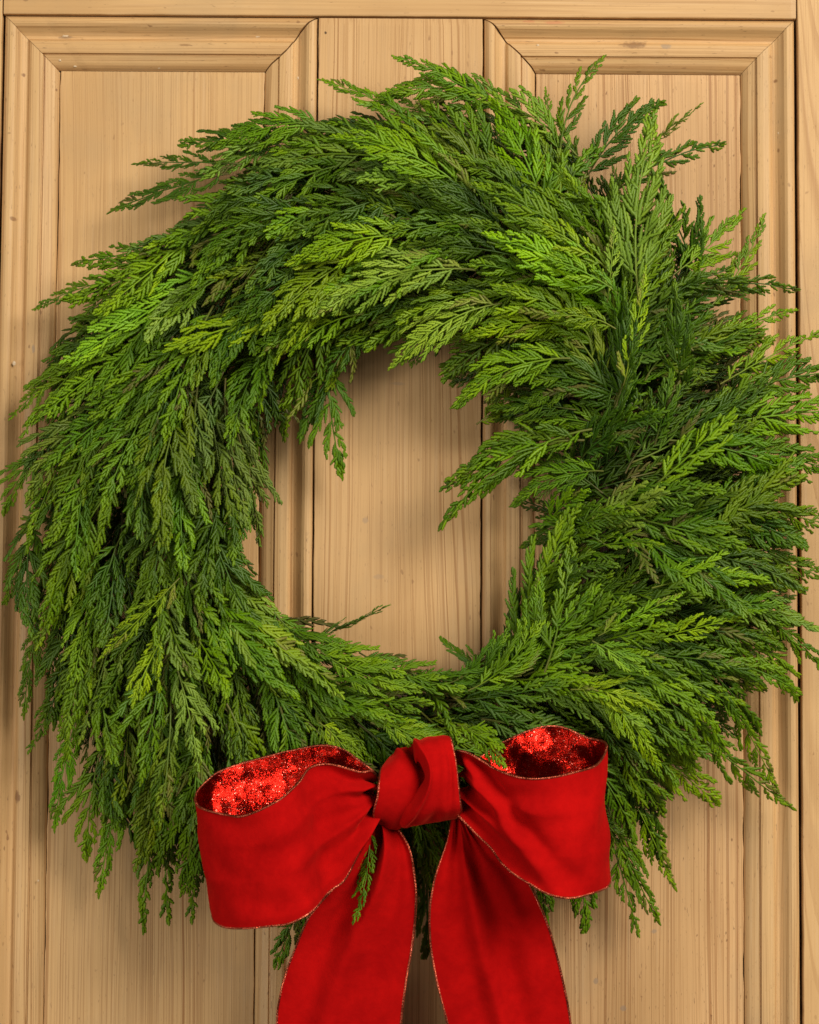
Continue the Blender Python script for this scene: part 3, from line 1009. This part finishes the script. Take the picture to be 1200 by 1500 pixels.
# ------------------------------------------------------------------ the bow
BOWP = P(615, 1210)
BOW = empty("ribbon_bow", "big red velvet ribbon bow with glittering lining tied at the wreath's foot", "bow", (BOWP.x, -0.1, BOWP.z))
VELVET = velvet()
LINING = glitter("red_sequin_lining", (0.50, 0.012, 0.006), 2300, 0.48, 0.28)
TRIM = glitter("copper_red_wired_edge", (0.58, 0.12, 0.06), 1500, 0.6, 0.46)


def resample(pts, n):
    """smooth curve through points, n samples evenly spaced"""
    p = np.array([list(P(*q)) for q in pts])
    d = np.linalg.norm(np.diff(p, axis=0), axis=1)
    u = np.concatenate([[0], np.cumsum(np.sqrt(d))])
    pp = np.vstack([2 * p[0] - p[1], p, 2 * p[-1] - p[-2]])
    out = []
    for i in range(len(p) - 1):
        p0, p1, p2, p3 = pp[i:i + 4]
        for t in np.linspace(0, 1, 24, endpoint=False):
            out.append(0.5 * ((2 * p1) + (-p0 + p2) * t + (2 * p0 - 5 * p1 + 4 * p2 - p3) * t * t + (-p0 + 3 * p1 - 3 * p2 + p3) * t ** 3))
    out.append(p[-1])
    out = np.array(out)
    for _ in range(6):
        out[1:-1] = 0.5 * out[1:-1] + 0.25 * (out[:-2] + out[2:])
    s = np.concatenate([[0], np.cumsum(np.linalg.norm(np.diff(out, axis=0), axis=1))])
    g = np.linspace(0, s[-1], n)
    return np.stack([np.interp(g, s, out[:, c]) for c in range(3)], -1)


def sheet(name, A, B, fold, M=52, lining=True, sign=1, trims=(1, 1), parent=BOW):
    """ribbon between edge A (v=0) and edge B (v=1); fold(u,v) lifts it along its normal, in mm"""
    n = len(A)
    v = np.linspace(0, 1, M)
    S = A[:, None] * (1 - v[None, :, None]) + B[:, None] * v[None, :, None]

    def normals(S):
        du, dv = np.gradient(S, axis=0), np.gradient(S, axis=1)
        nn = np.cross(du, dv)
        return sign * nn / (np.linalg.norm(nn, axis=2)[..., None] + 1e-12)
    u = np.linspace(0, 1, n)
    U, Vv = np.meshgrid(u, v, indexing='ij')
    S = S + normals(S) * (fold(U, Vv) * 0.001)[..., None]
    N = normals(S)
    q = np.array([(i * M + j, (i + 1) * M + j, (i + 1) * M + j + 1, i * M + j + 1) for i in range(n - 1) for j in range(M - 1)])
    if sign < 0:
        q = q[:, ::-1]
    o = link(name, mesh_np(name, S.reshape(-1, 3), [q], VELVET))
    place(o, parent)
    if lining:
        l = link("lining", mesh_np("lining", (S - N * 0.0009).reshape(-1, 3), [q[:, ::-1]], LINING))
        l.parent = o
    for k, j in ((0, 0), (1, M - 1)):
        if trims[k]:
            path = S[:, j] - N[:, j] * 0.0004
            # stitched edge: the thread swells and narrows
            dense = np.stack([np.interp(np.linspace(0, 1, n * 5), u, path[:, c]) for c in range(3)], -1)
            rad = 0.00100 + 0.00018 * np.sin(np.arange(len(dense)) * 1.9)
            tv, tf = tube(dense, rad, 6)
            t = link("wired_edge", mesh_np("wired_edge", tv, [tf], TRIM))
            t.parent = o
    return o


g_ = lambda x, c, w_: np.exp(-((x - c) / w_) ** 2)
# left loop: the front face from the knot to the far left, then back behind
topF = [(556, 1143, 118), (541, 1130, 138), (527, 1132, 146), (505, 1125, 150), (482, 1120, 154), (465, 1124, 160), (445, 1140, 168), (430, 1152, 172), (405, 1172, 176), (380, 1187, 176),
        (355, 1196, 172), (335, 1194, 165), (310, 1189, 154), (292, 1181, 142), (286, 1171, 132)]
topB = [(286, 1171, 132), (289, 1158, 122), (302, 1145, 112), (320, 1131, 106), (352, 1119, 100), (385, 1110, 98), (420, 1101, 98), (455, 1094, 100), (480, 1092, 102), (505, 1099, 106), (525, 1112, 110), (548, 1130, 112)]
botF = [(556, 1185, 118), (545, 1203, 132), (540, 1215, 138), (532, 1240, 144), (522, 1265, 148), (510, 1290, 152), (495, 1302, 156), (470, 1320, 164), (445, 1337, 170), (420, 1351, 174), (395, 1356, 176),
        (357, 1360, 172), (330, 1359, 160), (316, 1352, 148), (311, 1342, 136)]
botB = [(311, 1342, 136), (316, 1330, 124), (330, 1318, 114), (380, 1290, 104), (440, 1260, 100), (500, 1225, 104), (548, 1180, 110)]
A = np.vstack([resample(topF, 70), resample(topB, 50)[1:]])
B = np.vstack([resample(botF, 70), resample(botB, 50)[1:]])


def foldL(U, V):
    x = U / 0.585                                      # 0 at the knot, 1 at the far end of the front face
    k = np.exp(-np.clip(x, 0, None) * 3.6) * (x < 1.2)
    f = k * (8.5 * (1 - 2 * np.abs(np.sin(V * 9.5 + 0.6))) + 4.0 * np.sin(V * 27 + U * 20))
    f += 14.0 * g_(x, 0.55, 0.11) * (0.65 + 0.35 * V) - 9.0 * g_(x, 0.33 + 0.08 * V, 0.11) + 2.0 * g_(x, 0.78, 0.12) * (1 - V)
    f += 3.0 * np.sin(math.pi * V) * g_(x, 0.75, 0.3)
    f += 1.2 * np.sin(U * 31 + V * 5) * np.sin(V * 7 + U * 9)
    return f


sheet("bow_loop", A, B, foldL, sign=1)

# right loop
topF = [(676, 1118, 118), (682, 1100, 136), (701, 1112, 146), (720, 1124, 154), (745, 1134, 164), (777, 1141, 172), (809, 1139, 172), (840, 1132, 166), (869, 1124, 156), (881, 1115, 146), (887, 1102, 136), (888, 1093, 128)]
topB = [(888, 1093, 128), (882, 1086, 118), (859, 1080, 108), (834, 1069, 102), (815, 1064, 100), (790, 1066, 100), (758, 1077, 102), (733, 1090, 106), (707, 1107, 110), (684, 1120, 112)]
botF = [(676, 1175, 118), (680, 1196, 134), (701, 1224, 144), (717, 1240, 150), (733, 1261, 156), (748, 1275, 160), (764, 1286, 164), (777, 1294, 168), (796, 1306, 172), (821, 1314, 174), (847, 1314, 170), (872, 1309, 160), (889, 1300, 144), (893, 1292, 132)]
botB = [(893, 1292, 132), (889, 1280, 120), (860, 1262, 108), (810, 1240, 102), (750, 1210, 104), (690, 1170, 110)]
A = np.vstack([resample(topF, 70), resample(topB, 50)[1:]])
B = np.vstack([resample(botF, 70), resample(botB, 50)[1:]])


def foldR(U, V):
    x = U / 0.585
    k = np.exp(-np.clip(x, 0, None) * 3.4) * (x < 1.2)
    f = k * (8.0 * (1 - 2 * np.abs(np.sin(V * 9.0 + 0.2))) + 3.5 * np.sin(V * 25 + 2 + U * 15))
    # the long pleat that runs from the knot down to the lower edge
    c = 0.05 + 0.62 * V
    f += 10.0 * g_(x, c, 0.07) * (1 - 0.6 * V) - 8.0 * g_(x, c + 0.13, 0.07) * (1 - 0.5 * V) * (V > 0.02)
    f += 4.0 * np.sin(math.pi * V) * g_(x, 0.7, 0.3) + 1.2 * np.sin(U * 27 + V * 6 + 1) * np.sin(V * 6 + U * 8)
    # slight waist in the far end
    f -= 4.0 * g_(V, 0.42, 0.18) * g_(x, 0.98, 0.16)
    return f


sheet("bow_loop", A, B, foldR, sign=-1)

# tails: down from behind the knot, past the lower edge of the picture
TL_l = [(566, 1196, 96), (552, 1215, 104), (530, 1245, 110), (498, 1290, 110), (470, 1322, 106), (452, 1345, 102), (436, 1382, 96), (419, 1426, 90), (409, 1468, 86), (406, 1500, 84), (404, 1580, 78), (410, 1690, 72)]
TL_r = [(574, 1198, 98), (578, 1209, 108), (590, 1225, 114), (601, 1250, 116), (608, 1294, 114), (609, 1327, 110), (604, 1382, 104), (595, 1437, 98), (587, 1500, 92), (582, 1580, 86), (588, 1720, 78)]


def foldTL(U, V):
    k = np.exp(-U * 3.2)
    return k * 7.0 * np.sin(V * 12 + .6) + 12.0 * g_(V, 0.55 - 0.25 * U, 0.12) * (1 - .45 * U) + 4.5 * g_(V, 0.86, 0.08) * np.exp(-U * 2) - 4 * g_(V, .25, .12) * g_(U, .3, .2) \
        + 1.3 * np.sin(U * 19 + V * 5) * np.sin(V * 5 + U * 7)


sheet("bow_tail", resample(TL_l, 80), resample(TL_r, 80), foldTL, sign=1)
TR_l = [(662, 1198, 98), (659, 1212, 108), (653, 1239, 113), (640, 1277, 115), (630, 1327, 112), (631, 1382, 106), (640, 1437, 100), (656, 1500, 94), (672, 1580, 88), (680, 1700, 80)]
TR_r = [(684, 1196, 98), (700, 1218, 106), (730, 1250, 110), (752, 1268, 110), (771, 1289, 108), (788, 1321, 106), (804, 1360, 102), (818, 1410, 97), (829, 1459, 92), (836, 1500, 88), (846, 1580, 82), (856, 1680, 76)]


def foldTR(U, V):
    k = np.exp(-U * 3.0)
    return k * 7.0 * np.sin(V * 13 + .2) + 12.0 * g_(V, 0.36 + 0.12 * U, 0.09) * (1 - .5 * U) - 9 * g_(V, .56 + .1 * U, .10) * (1 - .6 * U) \
        + 3.5 * g_(V, .78, .08) * g_(U, .38, .2) + 1.3 * np.sin(U * 17 + V * 6 + 2) * np.sin(V * 6 + U * 8)


sheet("bow_tail", resample(TR_l, 80), resample(TR_r, 80), foldTR, sign=1)

# knot: a twisted band; its right half lies over its left half
KL_l = [(572, 1112, 96), (562, 1120, 118), (557, 1130, 136), (555, 1148, 146), (553, 1168, 146), (547, 1192, 138), (553, 1205, 122), (562, 1208, 100)]
KL_r = [(606, 1086, 92), (616, 1094, 106), (630, 1112, 118), (638, 1136, 124), (632, 1162, 124), (614, 1186, 120), (598, 1205, 108), (592, 1208, 92)]


def foldKL(U, V):
    return 9 * np.sin(math.pi * np.clip(V, 0, 1)) ** .8 * np.sin(math.pi * U) ** .6 - 8 * g_(V, .72, .14) * g_(U, .28, .16) + 3 * g_(V, .50 + .5 * (U - .3), .10) * g_(U, .2, .12) \
        + 0.8 * np.sin(U * 13 + V * 9) * np.sin(V * 8)


knot = sheet("knot", resample(KL_l, 60), resample(KL_r, 60), foldKL, lining=False, sign=1, trims=(1, 0))
KR_l = [(606, 1086, 100), (602, 1090, 122), (606, 1098, 142), (617, 1112, 148), (624, 1132, 152), (621, 1152, 153), (609, 1174, 150), (592, 1194, 142), (580, 1206, 126), (590, 1210, 104)]
KR_r = [(652, 1084, 100), (658, 1078, 122), (662, 1086, 140), (667, 1110, 147), (670, 1132, 150), (672, 1152, 150), (675, 1178, 148), (676, 1189, 140), (670, 1197, 122), (660, 1200, 104)]


def foldKR(U, V):
    s = np.sin(math.pi * U) ** .6
    return 5 * np.sin(math.pi * np.clip(V, 0, 1)) ** .7 * s - 13 * np.clip(1 - V / .08, 0, 1) ** 2 + 4.5 * g_(V, .12, .07) * s - 3.5 * g_(V, .42 + .5 * (U - .5), .14) * g_(U, .72, .2) \
        - 2.5 * g_(V, .80, .08) * g_(U, .55, .25) + 0.7 * np.sin(U * 12 + V * 8 + 1) * np.sin(V * 7)


kr = sheet("knot", resample(KR_l, 70), resample(KR_r, 70), foldKR, lining=False, sign=1, trims=(0, 1))
kr.name = "knot_overlap"
print("FRONDS", NF[0], "mass tris", sum(len(q) * 2 for q in FQ) + sum(len(t) for t in FT), "variants", len(VARS), sum(len(v['me'].polygons) for v in VARS))
